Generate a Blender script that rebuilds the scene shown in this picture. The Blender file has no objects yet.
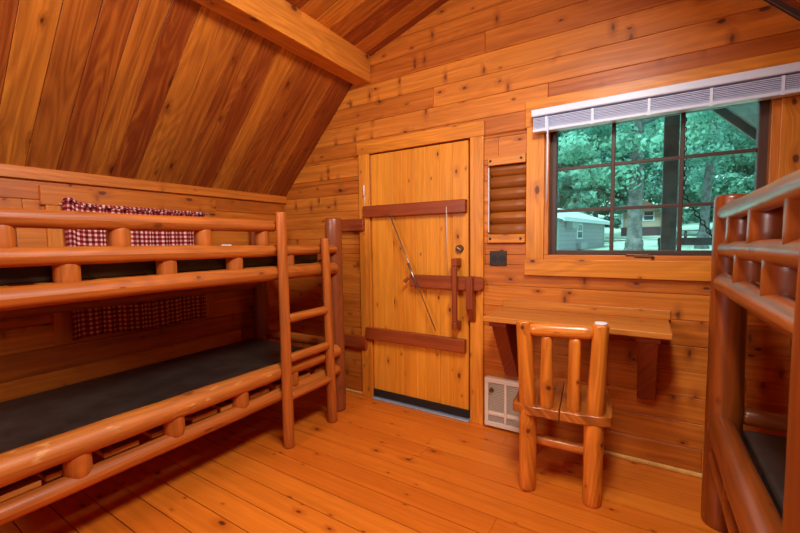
import bpy, math, random
import numpy as np
from mathutils import Vector, Matrix
R = random.Random(7)
C = bpy.context.scene.collection
PI = math.pi

# ------------------------------------------------------------------ materials
def newmat(name):
    m = bpy.data.materials.new(name); m.use_nodes = True
    nt = m.node_tree; nt.nodes.clear()
    out = nt.nodes.new('ShaderNodeOutputMaterial')
    return m, nt, out

class NB:
    def __init__(s, nt): s.nt = nt
    def n(s, t, **kw):
        x = s.nt.nodes.new(t)
        for k, v in kw.items(): setattr(x, k, v)
        return x
    def sock(s, node_in, v):
        if v is None: return
        if hasattr(v, 'is_output') or isinstance(v, bpy.types.NodeSocket): s.nt.links.new(v, node_in)
        else:
            try: node_in.default_value = v
            except Exception: node_in.default_value = (*v, 1.0)
    def m(s, op, a, b=None, c=None, clamp=False):
        x = s.n('ShaderNodeMath', operation=op); x.use_clamp = clamp
        s.sock(x.inputs[0], a); s.sock(x.inputs[1], b); s.sock(x.inputs[2], c)
        return x.outputs[0]
    def xyz(s, a, b, c=0.0):
        x = s.n('ShaderNodeCombineXYZ')
        for i, v in enumerate((a, b, c)): s.sock(x.inputs[i], v)
        return x.outputs[0]
    def noise(s, vec, scale=1.0, detail=2.0, rough=0.5):
        x = s.n('ShaderNodeTexNoise'); s.sock(x.inputs['Vector'], vec)
        x.inputs['Scale'].default_value = scale; x.inputs['Detail'].default_value = detail; x.inputs['Roughness'].default_value = rough
        return x.outputs['Fac']
    def mix(s, f, a, b, mode='MIX'):
        x = s.n('ShaderNodeMix', data_type='RGBA', blend_type=mode)
        s.sock(x.inputs[0], f); s.sock(x.inputs[6], a); s.sock(x.inputs[7], b)
        return x.outputs[2]
    def range(s, v, a, b, c=0.0, d=1.0):
        x = s.n('ShaderNodeMapRange', interpolation_type='SMOOTHSTEP'); s.sock(x.inputs[0], v)
        for i, q in enumerate((a, b, c, d)): x.inputs[i+1].default_value = q
        return x.outputs[0]

def rgb(*c): return (c[0], c[1], c[2], 1.0)

def wood(name, ca, cb, rough=0.38, knots=1.0, grain=1.0, knot_scale=(4.0, 7.0), bump=0.25, spec=0.4, wear=0.0, coat=0.0, cath=.04, spikes=0.0):
    """planed / peeled pine: UV u runs along the grain (metres), v across; face attribute tone mixes ca -> cb"""
    ca = (ca[0], ca[1]*1.09, ca[2]*1.35+.001); cb = (cb[0], cb[1]*1.09, cb[2]*1.35+.001)
    m, nt, out = newmat(name); b = NB(nt)
    uv = b.n('ShaderNodeUVMap'); sep = b.n('ShaderNodeSeparateXYZ'); nt.links.new(uv.outputs[0], sep.inputs[0])
    u, v = sep.outputs[0], sep.outputs[1]
    at = b.n('ShaderNodeAttribute', attribute_name='tone'); tone = at.outputs['Fac']
    # knots
    vor = b.n('ShaderNodeTexVoronoi', voronoi_dimensions='2D'); vor.inputs['Scale'].default_value = 1.0
    nt.links.new(b.xyz(b.m('MULTIPLY', u, knot_scale[0]), b.m('MULTIPLY', v, knot_scale[1])), vor.inputs['Vector'])
    kn = b.noise(b.xyz(b.m('MULTIPLY', u, 30.0), b.m('MULTIPLY', v, 45.0)), 1.0, 2.0)
    d = b.m('ADD', vor.outputs['Distance'], b.m('MULTIPLY', b.m('SUBTRACT', kn, .5), .07))
    cs = b.n('ShaderNodeSeparateColor'); nt.links.new(vor.outputs['Color'], cs.inputs[0])
    keep = b.m('GREATER_THAN', cs.outputs[0], 0.55)
    size = b.m('MULTIPLY_ADD', b.m('POWER', cs.outputs[1], 2.5), 0.075, 0.028)
    dn = b.m('DIVIDE', d, size)
    knot = b.m('MULTIPLY', b.range(dn, 1.25, 0.55), keep)
    halo = b.m('MULTIPLY', b.range(dn, 4.5, 0.8), keep)
    # grain
    vv = b.m('MULTIPLY_ADD', halo, 0.02, v)
    warp = b.noise(b.xyz(b.m('MULTIPLY', u, 1.3), b.m('MULTIPLY', v, 6.0)), 1.0, 2.0)
    vw = b.m('MULTIPLY_ADD', warp, 0.06, vv)
    g1 = b.noise(b.xyz(b.m('MULTIPLY', u, 0.9), b.m('MULTIPLY', vw, 38.0)), 1.0, 3.0, 0.6)
    g2 = b.noise(b.xyz(b.m('MULTIPLY', u, 7.0), b.m('MULTIPLY', v, 190.0)), 1.0, 2.0)
    g3 = b.noise(b.xyz(b.m('MULTIPLY', u, 1.6), b.m('MULTIPLY', v, 7.0)), 1.0, 2.0)
    cn = b.noise(b.xyz(b.m('MULTIPLY', u, .9), b.m('MULTIPLY_ADD', halo, .12, b.m('MULTIPLY', v, 7.0))), 1.0, 1.0)
    rings = b.m('SINE', b.m('MULTIPLY', cn, 85.0))
    g = b.m('ADD', b.m('MULTIPLY', b.range(g1, .25, .75), .38), b.m('ADD', b.m('MULTIPLY', g2, .16), b.m('MULTIPLY', g3, .56)))
    g = b.m('ADD', g, b.m('MULTIPLY', rings, cath))
    t = b.m('ADD', tone, b.m('MULTIPLY', b.m('SUBTRACT', g, .55), .75*grain), clamp=True)
    col = b.mix(t, rgb(*ca), rgb(*cb))
    val = b.m('MULTIPLY_ADD', g, .75*grain, 1.0-.41*grain)
    col = b.mix(1.0, col, b.xyz(val, val, val), 'MULTIPLY')
    col = b.mix(b.m('MULTIPLY', halo, .45*knots), col, rgb(ca[0]*.62, ca[1]*.42, ca[2]*.35))
    col = b.mix(b.m('MULTIPLY', knot, .85*knots), col, rgb(.06, .013, .005))
    if spikes:
        v2 = b.n('ShaderNodeTexVoronoi', voronoi_dimensions='2D'); v2.inputs['Scale'].default_value = 1.0
        nt.links.new(b.xyz(b.m('MULTIPLY', b.m('MULTIPLY_ADD', kn, .012, u), 11.0), b.m('MULTIPLY', v, 4.5)), v2.inputs['Vector'])
        c2 = b.n('ShaderNodeSeparateColor'); nt.links.new(v2.outputs['Color'], c2.inputs[0])
        k2 = b.m('GREATER_THAN', c2.outputs[0], .78)
        sp = b.m('MULTIPLY', b.range(v2.outputs['Distance'], .14, .04), k2); sh = b.m('MULTIPLY', b.range(v2.outputs['Distance'], .42, .08), k2)
        col = b.mix(b.m('MULTIPLY', sh, .45*spikes), col, rgb(ca[0]*.62, ca[1]*.5, ca[2]*.5))
        col = b.mix(b.m('MULTIPLY', sp, .7*spikes), col, rgb(.07, .014, .004))
    if wear:
        wn = b.noise(b.xyz(b.m('MULTIPLY', u, 9.0), b.m('MULTIPLY', v, 30.0)), 1.0, 4.0)
        col = b.mix(b.m('MULTIPLY', b.range(wn, .60, .68), wear), col, rgb(.75, .42, .14))
    p = b.n('ShaderNodeBsdfPrincipled')
    nt.links.new(col, p.inputs['Base Color'])
    rn = b.noise(b.xyz(b.m('MULTIPLY', u, 5.0), b.m('MULTIPLY', v, 12.0)), 1.0, 3.0)
    nt.links.new(b.m('MULTIPLY_ADD', rn, .25, rough-.12), p.inputs['Roughness'])
    p.inputs['Specular IOR Level'].default_value = spec
    if coat:
        p.inputs['Coat Weight'].default_value = coat; p.inputs['Coat Roughness'].default_value = .22
    bp = b.n('ShaderNodeBump'); bp.inputs['Strength'].default_value = bump; bp.inputs['Distance'].default_value = .004
    nt.links.new(b.m('SUBTRACT', b.m('MULTIPLY_ADD', g1, .5, b.m('MULTIPLY', g3, 1.0)), knot), bp.inputs['Height'])
    nt.links.new(bp.outputs[0], p.inputs['Normal']); nt.links.new(p.outputs[0], out.inputs[0])
    return m

def plain(name, col, rough=.5, metal=0.0, spec=.4, noise=0.0, nscale=40.0, bump=0.0, col2=None):
    m, nt, out = newmat(name); b = NB(nt)
    p = b.n('ShaderNodeBsdfPrincipled'); p.inputs['Roughness'].default_value = rough; p.inputs['Metallic'].default_value = metal
    p.inputs['Specular IOR Level'].default_value = spec
    tc = b.n('ShaderNodeTexCoord')
    nz = b.noise(tc.outputs['Object'], nscale, 4.0, .6)
    c2 = col2 or tuple(c*(1-noise) for c in col)
    nt.links.new(b.mix(b.range(nz, .3, .7), rgb(*c2), rgb(*col)), p.inputs['Base Color'])
    if bump:
        bp = b.n('ShaderNodeBump'); bp.inputs['Strength'].default_value = bump; bp.inputs['Distance'].default_value = .01
        nt.links.new(nz, bp.inputs['Height']); nt.links.new(bp.outputs[0], p.inputs['Normal'])
    nt.links.new(p.outputs[0], out.inputs[0])
    return m

def gingham_mat():
    m, nt, out = newmat('gingham_cloth'); b = NB(nt)
    uv = b.n('ShaderNodeUVMap'); sep = b.n('ShaderNodeSeparateXYZ'); nt.links.new(uv.outputs[0], sep.inputs[0])
    per = .028
    fu = b.m('LESS_THAN', b.m('FRACT', b.m('DIVIDE', sep.outputs[0], per)), .55)
    fv = b.m('LESS_THAN', b.m('FRACT', b.m('DIVIDE', sep.outputs[1], per)), .55)
    s = b.m('MULTIPLY', b.m('ADD', fu, fv), .5)
    ramp = b.n('ShaderNodeValToRGB'); ramp.color_ramp.interpolation = 'CONSTANT'
    e = ramp.color_ramp.elements
    e[0].position = 0; e[0].color = rgb(.80, .58, .54); e[1].position = .75; e[1].color = rgb(.15, .008, .013)
    k = e.new(.25); k.color = rgb(.42, .07, .065)
    nt.links.new(s, ramp.inputs[0])
    d = b.n('ShaderNodeBsdfPrincipled'); nt.links.new(ramp.outputs[0], d.inputs['Base Color']); d.inputs['Roughness'].default_value = .9
    d.inputs['Specular IOR Level'].default_value = .1
    nt.links.new(d.outputs[0], out.inputs[0]); return m

def glass_mat():
    m, nt, out = newmat('tinted_window_glass'); b = NB(nt)
    t = b.n('ShaderNodeBsdfTransparent'); t.inputs[0].default_value = rgb(.70, .97, 1.0)
    g = b.n('ShaderNodeBsdfGlossy'); g.inputs['Roughness'].default_value = .02; g.inputs[0].default_value = rgb(.9, 1, 1)
    f = b.n('ShaderNodeFresnel'); f.inputs[0].default_value = 1.5
    mx = b.n('ShaderNodeMixShader'); nt.links.new(b.m('MULTIPLY', f.outputs[0], .8), mx.inputs[0])
    nt.links.new(t.outputs[0], mx.inputs[1]); nt.links.new(g.outputs[0], mx.inputs[2]); nt.links.new(mx.outputs[0], out.inputs[0])
    return m

def leaf_mat(name, ca, cb):
    m, nt, out = newmat(name); b = NB(nt)
    at = b.n('ShaderNodeAttribute', attribute_name='tone')
    tc = b.n('ShaderNodeTexCoord'); nz = b.noise(tc.outputs['Object'], .9, 3.0)
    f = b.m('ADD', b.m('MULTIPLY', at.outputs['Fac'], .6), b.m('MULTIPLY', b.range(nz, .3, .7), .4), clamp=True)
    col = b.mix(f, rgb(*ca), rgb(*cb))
    d = b.n('ShaderNodeBsdfDiffuse'); tr = b.n('ShaderNodeBsdfTranslucent'); mx = b.n('ShaderNodeMixShader'); mx.inputs[0].default_value = .35
    nt.links.new(col, d.inputs[0]); nt.links.new(col, tr.inputs[0]); nt.links.new(d.outputs[0], mx.inputs[1]); nt.links.new(tr.outputs[0], mx.inputs[2])
    nt.links.new(mx.outputs[0], out.inputs[0]); return m

def siding_mat(name, col, pitch):
    m, nt, out = newmat(name); b = NB(nt)
    tc = b.n('ShaderNodeTexCoord'); sep = b.n('ShaderNodeSeparateXYZ'); nt.links.new(tc.outputs['Object'], sep.inputs[0])
    f = b.m('FRACT', b.m('DIVIDE', sep.outputs[2], pitch))
    line = b.range(f, .0, .16, .55, 1.0)
    nz = b.noise(tc.outputs['Object'], 3.0, 3.0)
    v = b.m('MULTIPLY', line, b.m('MULTIPLY_ADD', nz, .3, .85))
    col_ = b.mix(1.0, rgb(*col), b.xyz(v, v, v), 'MULTIPLY')
    p = b.n('ShaderNodeBsdfPrincipled'); nt.links.new(col_, p.inputs['Base Color']); p.inputs['Roughness'].default_value = .7
    nt.links.new(p.outputs[0], out.inputs[0]); return m

M = dict(
    wall=wood('pine_wall_boards', (.42, .088, .0055), (.66, .195, .017), rough=.42, knots=1.0, bump=.4, spikes=1.0),
    wall_dark=wood('pine_wall_boards_side', (.42, .090, .0055), (.64, .18, .016), rough=.42, knots=.9, bump=.3, spikes=.5),
    ceil=wood('stained_ceiling_boards', (.25, .042, .0055), (.68, .215, .019), rough=.30, knots=1.0, spec=.5, bump=.15, knot_scale=(2.6, 7), cath=.08),
    floor=wood('varnished_pine_floor', (.58, .110, .0055), (.76, .195, .012), rough=.34, knots=1.0, spec=.45, bump=.1, grain=.6, knot_scale=(4.5, 9)),
    beam=wood('pine_beam', (.52, .14, .012), (.68, .22, .022), rough=.4, cath=.08),
    vent=wood('weathered_half_log', (.28, .072, .006), (.48, .135, .012), rough=.5),
    door=wood('pine_door_boards', (.64, .185, .009), (.80, .285, .018), rough=.4, knots=1.0, knot_scale=(5, 9), grain=.8),
    casing=wood('pine_casing', (.60, .165, .010), (.78, .27, .020), rough=.4, knots=1.0, cath=.07),
    redwood=wood('red_stained_wood', (.22, .030, .005), (.34, .062, .009), rough=.4, knots=.5),
    log=wood('varnished_log', (.34, .070, .006), (.52, .135, .013), rough=.50, knots=.7, knot_scale=(3, 5), spec=.38, bump=.5, coat=.05, cath=.08),
    logworn=wood('worn_varnished_log', (.38, .085, .008), (.56, .165, .018), rough=.48, knots=.6, knot_scale=(3, 5), spec=.4, bump=.5, wear=.5, cath=.07),
    logdark=wood('dark_varnished_log', (.20, .042, .008), (.32, .075, .016), rough=.34, knots=.5, spec=.5, bump=.3, coat=.3),
    logred=wood('reddish_varnished_log', (.17, .030, .003), (.31, .064, .006), rough=.33, knots=.6, spec=.5, bump=.3, coat=.4, cath=.07),
    chair=wood('peeled_chair_log', (.50, .110, .007), (.76, .225, .018), rough=.30, knots=1.0, knot_scale=(6, 7), spec=.5, bump=.25, coat=.35, cath=.12),
    seat=wood('chair_seat_wood', (.26, .050, .006), (.66, .19, .018), rough=.3, knots=1.0, spec=.5, coat=.3, cath=.14),
    table=wood('table_wood', (.46, .125, .012), (.64, .22, .025), rough=.35, knots=.5),
    bracket=wood('bracket_wood', (.20, .028, .005), (.30, .050, .008), rough=.4, knots=.3),
    frame=wood('window_frame_wood', (.060, .028, .016), (.095, .045, .024), rough=.45, knots=.1),
    vinyl=plain('dark_vinyl', (.046, .031, .024), .42, spec=.5, noise=.45, nscale=9.0, bump=.35),
    white=plain('white_blind', (.74, .84, 1.0), .35, noise=.04),
    blindslat=plain('blind_slat', (.64, .72, .93), .4, noise=.06),
    heater=plain('heater_enamel', (.78, .66, .52), .4, noise=.06),
    heatergrille=plain('heater_grille', (.50, .43, .34), .5, noise=.25, nscale=120),
    black=plain('black_metal', (.012, .010, .010), .45),
    rubber=plain('black_rubber', (.016, .012, .011), .6, noise=.3),
    steel=plain('brushed_steel', (.42, .36, .32), .35, metal=.9, noise=.2),
    sill=plain('aluminium_threshold', (.42, .50, .62), .35, metal=.3, noise=.2),
    brass=plain('aged_brass', (.16, .065, .02), .4, metal=.5, noise=.3),
    brown=plain('brown_plastic', (.035, .018, .012), .4),
    cord=plain('pale_cord', (.62, .48, .36), .8),
    tag=plain('white_tag', (.8, .8, .8), .7),
    backing=plain('dark_gap', (.05, .015, .005), .9),
    base=plain('pale_quarter_round', (.80, .46, .12), .5, noise=.2),
    gingham=gingham_mat(), glass=glass_mat(),
    outerwood=plain('weathered_grey_boards', (.30, .29, .28), .8, noise=.4, nscale=6),
    porch=plain('dark_porch_post', (.24, .21, .20), .8, noise=.4, nscale=8),
    bark=plain('tree_bark', (.17, .16, .15), .9, noise=.6, nscale=5, bump=.6),
    lawn=plain('lawn_grass', (.60, .76, .56), .95, noise=.35, nscale=.8),
    roofmetal=plain('pale_metal_roof', (.62, .66, .68), .5, noise=.08),
    rooftan=plain('brown_roof', (.22, .12, .08), .8, noise=.2),
    sidegrey=siding_mat('grey_lap_siding', (.33, .32, .34), .22),
    sidetan=siding_mat('tan_lap_siding', (.52, .36, .27), .30),
    skirt=plain('dark_skirting', (.11, .06, .07), .8, noise=.2),
    whitepaint=plain('white_paint', (.72, .74, .76), .6, noise=.05),
    darkpane=plain('dark_pane', (.06, .07, .08), .15),
    greybox=plain('grey_box', (.36, .38, .38), .6, noise=.1),
    concrete=plain('concrete_path', (.55, .56, .52), .9, noise=.15, nscale=2),
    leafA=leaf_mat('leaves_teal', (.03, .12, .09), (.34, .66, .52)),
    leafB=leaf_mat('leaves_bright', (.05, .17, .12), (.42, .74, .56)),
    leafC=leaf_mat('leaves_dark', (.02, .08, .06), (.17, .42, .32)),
)

# ------------------------------------------------------------------ mesh building
class MB:
    def __init__(s): s.v = []; s.f = []; s.uv = []; s.tone = []; s.sm = []
    def face(s, idx, uvs, tone, smooth=False):
        s.f.append(idx); s.uv.extend(uvs); s.tone.append(tone); s.sm.append(smooth)
    def box(s, lo, hi, axis=0, tone=.5, mat=None):
        """axis = grain direction"""
        lo = list(lo); hi = list(hi); o = len(s.v); ru, rv = R.random()*50, R.random()*50
        P = [(x, y, z) for x in (lo[0], hi[0]) for y in (lo[1], hi[1]) for z in (lo[2], hi[2])]
        s.v += [tuple(mat @ Vector(p)) if mat else p for p in P]
        for q, nx in (((0,1,3,2),0),((4,6,7,5),0),((0,4,5,1),1),((2,3,7,6),1),((0,2,6,4),2),((1,5,7,3),2)):
            ax = [a for a in range(3) if a != nx]
            if axis in ax: ua = axis; va = [a for a in ax if a != axis][0]
            else: ua, va = ax
            s.face([o+i for i in q], [(P[i][ua]+ru, P[i][va]+rv+nx*.3) for i in q], tone)
    def prism(s, poly, a0, a1, axis, grain_u, tone=.5):
        """extrude 2-D polygon along axis (0/1/2); poly in the other two axes' order"""
        o = len(s.v); n = len(poly); ru, rv = R.random()*50, R.random()*50
        def pt(p, a):
            q = list(p); q.insert(axis, a); return tuple(q)
        A = [pt(p, a0) for p in poly]; B = [pt(p, a1) for p in poly]; s.v += A + B; V = A + B
        def uvs(idx):
            r = []
            oth = [a for a in range(3) if a != grain_u]
            for i in idx: r.append((V[i][grain_u]+ru, V[i][oth[0]]+V[i][oth[1]]+rv))
            return r
        for i in range(n):
            j = (i+1) % n; q = [i, j, n+j, n+i]; s.face([o+k for k in q], uvs(q), tone)
        q = list(range(n))[::-1]; s.face([o+k for k in q], uvs(q), tone)
        q = [n+k for k in range(n)]; s.face([o+k for k in q], uvs(q), tone)
    def log(s, p0, p1, r0, r1=None, wob=.05, cap=.35, seg=20, rings=None, tone=None, bend=0.0, flat=None):
        r1 = r1 or r0; p0 = Vector(p0); p1 = Vector(p1); d = p1-p0; L = d.length; d.normalize()
        a = Vector((0, 0, 1)) if abs(d.z) < .9 else Vector((1, 0, 0))
        x = d.cross(a).normalized(); y = d.cross(x)
        tone = R.uniform(.35, .65) if tone is None else tone
        rings = rings or max(3, int(L/.07))
        rr = (r0+r1)/2; c = min(cap*rr, L*.45)
        ts = [(0, .0), (0, .62), (c*.12, .86), (c*.45, .96), (c, 1.0)]
        ts += [(c+(L-2*c)*i/rings, 1.0) for i in range(1, rings)]
        ts += [(L-c, 1.0), (L-c*.45, .96), (L-c*.12, .86), (L, .62), (L, 0)]
        ph = [R.uniform(0, 6.28) for _ in range(6)]; o = len(s.v); ru, rv = R.random()*50, R.random()*50
        W = seg+1; bx = R.uniform(-1, 1)*bend; by = R.uniform(-1, 1)*bend
        for t, k in ts:
            f = t/L; r = (r0+(r1-r0)*f)*k
            cx = bx*math.sin(PI*f); cy = by*math.sin(PI*f)
            for i in range(W):
                an = 2*PI*i/seg
                w = 1+wob*(.5*math.sin(2*an+ph[0]+t*2)+.35*math.sin(3*an+ph[1]-t*4)+.5*math.sin(t*7+ph[2])*math.sin(an+ph[3])+.3*math.sin(t*17+ph[4]))
                q = p0+d*t+x*(r*w*math.cos(an)+cx)+y*(r*w*math.sin(an)+cy)
                s.v.append(tuple(q))
        for j in range(len(ts)-1):
            for i in range(seg):
                q = [o+j*W+i, o+j*W+i+1, o+(j+1)*W+i+1, o+(j+1)*W+i]
                if j in (0, len(ts)-2):
                    uvs = [(ru+ts[jj][1]*rr*.3, rv+ii/seg*2*PI*rr*.3) for jj, ii in ((j, i), (j, i+1), (j+1, i+1), (j+1, i))]
                else:
                    uvs = [(ru+ts[jj][0], rv+ii/seg*2*PI*rr) for jj, ii in ((j, i), (j, i+1), (j+1, i+1), (j+1, i))]
                s.face(q, uvs, tone, True)
    def cyl(s, p0, p1, r, seg=16, tone=.5, r1=None):
        p0 = Vector(p0); p1 = Vector(p1); d = (p1-p0); L = d.length; d.normalize(); r1 = r1 or r
        a = Vector((0, 0, 1)) if abs(d.z) < .9 else Vector((1, 0, 0)); x = d.cross(a).normalized(); y = d.cross(x)
        o = len(s.v)
        for p, rad in ((p0, r), (p1, r1)):
            for i in range(seg):
                an = 2*PI*i/seg; s.v.append(tuple(p+x*rad*math.cos(an)+y*rad*math.sin(an)))
        for i in range(seg):
            j = (i+1) % seg; s.face([o+i, o+j, o+seg+j, o+seg+i], [(0, i/seg), (0, j/seg), (L, j/seg), (L, i/seg)], tone, True)
        s.face([o+i for i in range(seg)][::-1], [(0, 0)]*seg, tone); s.face([o+seg+i for i in range(seg)], [(0, 0)]*seg, tone)
    def torus(s, c, ax, lx, R0, r, stretch=1.0, seg=10, sec=5):
        """chain link: ax = plane normal, lx = long direction"""
        c = Vector(c); ax = Vector(ax).normalized(); lx = Vector(lx).normalized(); ly = ax.cross(lx); o = len(s.v)
        for i in range(seg):
            a = 2*PI*i/seg; rad = lx*math.cos(a)*stretch+ly*math.sin(a)
            for j in range(sec):
                b = 2*PI*j/sec; s.v.append(tuple(c+rad*R0+rad.normalized()*r*math.cos(b)+ax*r*math.sin(b)))
        for i in range(seg):
            for j in range(sec):
                q = [o+i*sec+j, o+((i+1) % seg)*sec+j, o+((i+1) % seg)*sec+(j+1) % sec, o+i*sec+(j+1) % sec]
                s.face(q, [(0, 0)]*4, .5, True)
    def build(s, name, mat, parent=None, bevel=0.0, seg=2, kind=None, label=None):
        me = bpy.data.meshes.new(name); me.from_pydata(s.v, [], s.f)
        uvl = me.uv_layers.new(name='UVMap'); uvl.data.foreach_set('uv', np.array(s.uv, dtype=np.float32).ravel())
        at = me.attributes.new('tone', 'FLOAT', 'FACE'); at.data.foreach_set('value', np.array(s.tone, dtype=np.float32))
        me.polygons.foreach_set('use_smooth', np.array(s.sm, dtype=bool)); me.update()
        ob = bpy.data.objects.new(name, me); C.objects.link(ob); me.materials.append(M[mat] if isinstance(mat, str) else mat)
        if parent: ob.parent = parent; ob.matrix_parent_inverse = Matrix.Translation(-parent.location) if parent.type == 'EMPTY' and not parent.rotation_euler.z else Matrix()
        if bevel:
            bm = ob.modifiers.new('edge', 'BEVEL'); bm.width = bevel; bm.segments = seg; bm.limit_method = 'ANGLE'; bm.angle_limit = .6
        if kind: ob['kind'] = kind
        if label: ob['label'] = label
        return ob

def thing(name, label, cat, loc=(0, 0, 0), group=None, kind=None):
    o = bpy.data.objects.new(name, None); C.objects.link(o); o.location = loc; o.empty_display_size = .1
    if label: o['label'] = label
    if cat: o['category'] = cat
    if group: o['group'] = group
    if kind: o['kind'] = kind
    return o
def tag(o, label, cat, group=None):
    o['label'] = label; o['category'] = cat
    if group: o['group'] = group
    return o
def bx(name, mat, parent, lo, hi, axis=0, tone=.5, bevel=.003, **k):
    m = MB(); m.box(lo, hi, axis, tone); return m.build(name, mat, parent, bevel, **k)

# ------------------------------------------------------------------ room shell
XL, XR, YF, YB = -2.78, 1.13, 2.50, -1.30
EAVE = 1.655; K = 1.03
BXL0, BXL1, BZ = -1.937, -1.802, 2.455          # left purlin beam
BXR0, BXR1 = .152, .287
RIDGE = (-.825, 2.95)
def prof(x):
    """ceiling height over x"""
    if x > RIDGE[0]: x = 2*RIDGE[0]-x
    return EAVE+K*(x-XL) if x < BXL0 else EAVE+K*(BXL0-XL)+.37*(x-BXL0)

def board_rows(z0, z1, pitch, anchor):
    k = math.floor((z0-anchor)/pitch); rows = []
    while anchor+k*pitch < z1:
        a = max(z0, anchor+k*pitch); b = min(z1, anchor+(k+1)*pitch)
        if b-a > .004: rows.append((a, b))
        k += 1
    return rows

def plank_wall(name, fixed, face_dir, span, z1, mat, axis, holes=(), clip=None, pitch=.1355, anchor=.955, thick=.022, seed=1, tones=(.12, .85)):
    """horizontal boards; axis = horizontal axis index of the wall; fixed = coordinate of the visible face"""
    rr = random.Random(seed); m = MB()
    f0, f1 = (fixed, fixed+thick) if face_dir < 0 else (fixed-thick, fixed)
    g0, g1 = (f1, f1+.09) if face_dir < 0 else (f0-.09, f0)
    for a, b in board_rows(0, z1, pitch, anchor):
        s0, s1 = span
        if clip:
            zz = a
            xs = [x for x in np.linspace(s0, s1, 400) if prof(x)+.07 > zz]
            if not xs: continue
            s0, s1 = xs[0], xs[-1]
        cuts = [s0]; x = s0+rr.uniform(.9, 4.5)
        while x < s1-.4: cuts.append(x); x += rr.uniform(2.0, 3.6)
        cuts.append(s1)
        tn = [rr.uniform(*tones) for _ in cuts]
        zc = sorted({a, b} | {h[k] for h in holes for k in (2, 3) if a < h[k] < b})
        for za, zb in zip(zc, zc[1:]):
            for c0, c1, t in zip(cuts, cuts[1:], tn):
                segs = [(c0, c1)]
                for h in holes:
                    if h[2] < (za+zb)/2 < h[3]:
                        ns = []
                        for p, q in segs:
                            if h[0] > p: ns.append((p, min(q, h[0])))
                            if h[1] < q: ns.append((max(p, h[1]), q))
                        segs = [g for g in ns if g[1]-g[0] > .004]
                for p, q in segs:
                    lo = [0, 0, za+.0007]; hi = [0, 0, zb-.0007]
                    lo[axis], hi[axis] = p+.0006, q-.0006; lo[1-axis], hi[1-axis] = f0, f1
                    m.box(lo, hi, axis, t)
                    lo[axis], hi[axis] = p, q; lo[1-axis], hi[1-axis] = g0, g1; lo[2] = za; hi[2] = zb
                    m.box(lo, hi, axis, .1)
    return m.build(name, mat, None, .0065, 1, kind='structure')

WIN = (-.50, .485, 1.155, 1.93); DOOR = (-1.82, -1.0, 0.0, 1.922); VENT = (-.868, -.632, 1.276, 1.735)
plank_wall('wall_front', YF, -1, (XL-.1, XR+.1), 3.1, 'wall', 0, holes=(WIN, DOOR, VENT), clip=True, seed=3)
plank_wall('wall_left', XL, 1, (YB, YF), EAVE+.05, 'wall_dark', 1, seed=5)
plank_wall('wall_right', XR, -1, (YB, YF), EAVE+.05, 'wall_dark', 1, seed=6)
plank_wall('wall_back', YB, 1, (XL-.1, XR+.1), 3.1, 'wall', 0, clip=True, seed=8)

def floor():
    rr = random.Random(4); m = MB(); p = .128
    k = math.floor((YB-1.404)/p)
    while 1.404+k*p < YF+.02:
        a = max(YB, 1.404+k*p); b = min(YF+.02, 1.404+(k+1)*p); k += 1
        x = XL-.02
        while x < XR+.02:
            e = min(XR+.02, x+rr.uniform(1.6, 3.6)); m.box((x+.0008, a+.0024, -.022), (e-.0008, b-.0024, 0), 0, rr.uniform(.25, .8)); x = e
    m.box((XL-.1, YB-.1, -.10), (XR+.1, YF+.12, -.022), 0, 0)
    m.build('floor', 'floor', None, 0, kind='structure')
floor()

def ceiling():
    rr = random.Random(11); m = MB(); p = .131; y1 = YF+.11
    zt = EAVE+K*(BXL0-XL)
    planes = [((XL-.03, EAVE-.03*K), (BXL0+.02, zt+.02*K)), ((BXL0, zt+.085), (RIDGE[0], RIDGE[1]))]
    planes += [((2*RIDGE[0]-b[0], b[1]), (2*RIDGE[0]-a[0], a[1])) for a, b in planes]
    y = .603-p*16
    rows = []
    while y < y1:
        rows.append((max(y, YB), min(y+p, YF) if y < YF else min(y+p, y1))); y += p
    rows = [r for r in rows if r[1]-r[0] > .005 and r[1] > YB]
    for (ax, az), (bx_, bz) in planes:
        d = Vector((bx_-ax, 0, bz-az)); L = d.length; d.normalize(); n = Vector((-d.z, 0, d.x))
        mat = Matrix(((d.x, 0, n.x, ax), (0, 1, 0, 0), (d.z, 0, n.z, az), (0, 0, 0, 1)))
        t0 = .3
        for a, b in rows:
            t = min(1, max(-.1, rr.choice([rr.uniform(-.1, .12), rr.uniform(-.05, .25), rr.uniform(.2, .5), rr.uniform(.45, .8)])))
            m.box((0, a+.0008, 0), (L, b-.0008, .02), 0, t, mat)
        m.box((-.06, YB-.1, .02), (L+.06, y1, .09), 0, 0, mat)
    m.build('ceiling', 'ceil', None, .002, 1, kind='structure')
ceiling()
bx('ceiling_beam', 'beam', None, (BXL0, YB, BZ), (BXL1, YF, BZ+.2), 1, .6, .006, kind='structure')
bx('ceiling_beam', 'beam', None, (BXR0, YB, BZ), (BXR1, YF, BZ+.2), 1, .4, .006, kind='structure')
def strip(x0, z0, x1, z1, name):
    d = Vector((x1-x0, 0, z1-z0)); L = d.length; d.normalize(); n = Vector((-d.z, 0, d.x))
    mat = Matrix(((d.x, 0, n.x, x0), (0, 1, 0, 0), (d.z, 0, n.z, z0), (0, 0, 0, 1)))
    m = MB(); m.box((0, YF-.02, -.02), (L, YF, .012), 0, .3, mat); m.build(name, 'frame', None, .003, kind='structure')
strip(BXR1, BZ+.065, XR, EAVE, 'trim_1')
bx('trim_2', 'base', None, (-.60, YF-.018, 0), (XR, YF, .025), 0, .5, .008, kind='structure')
bx('trim_3', 'wall_dark', None, (XL, YB, EAVE-.055), (XL+.022, YF, EAVE+.01), 1, .55, .004, kind='structure')
bx('trim_4', 'base', None, (XL, YF-.014, 0), (-1.92, YF, .022), 0, .4, .007, kind='structure')

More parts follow.
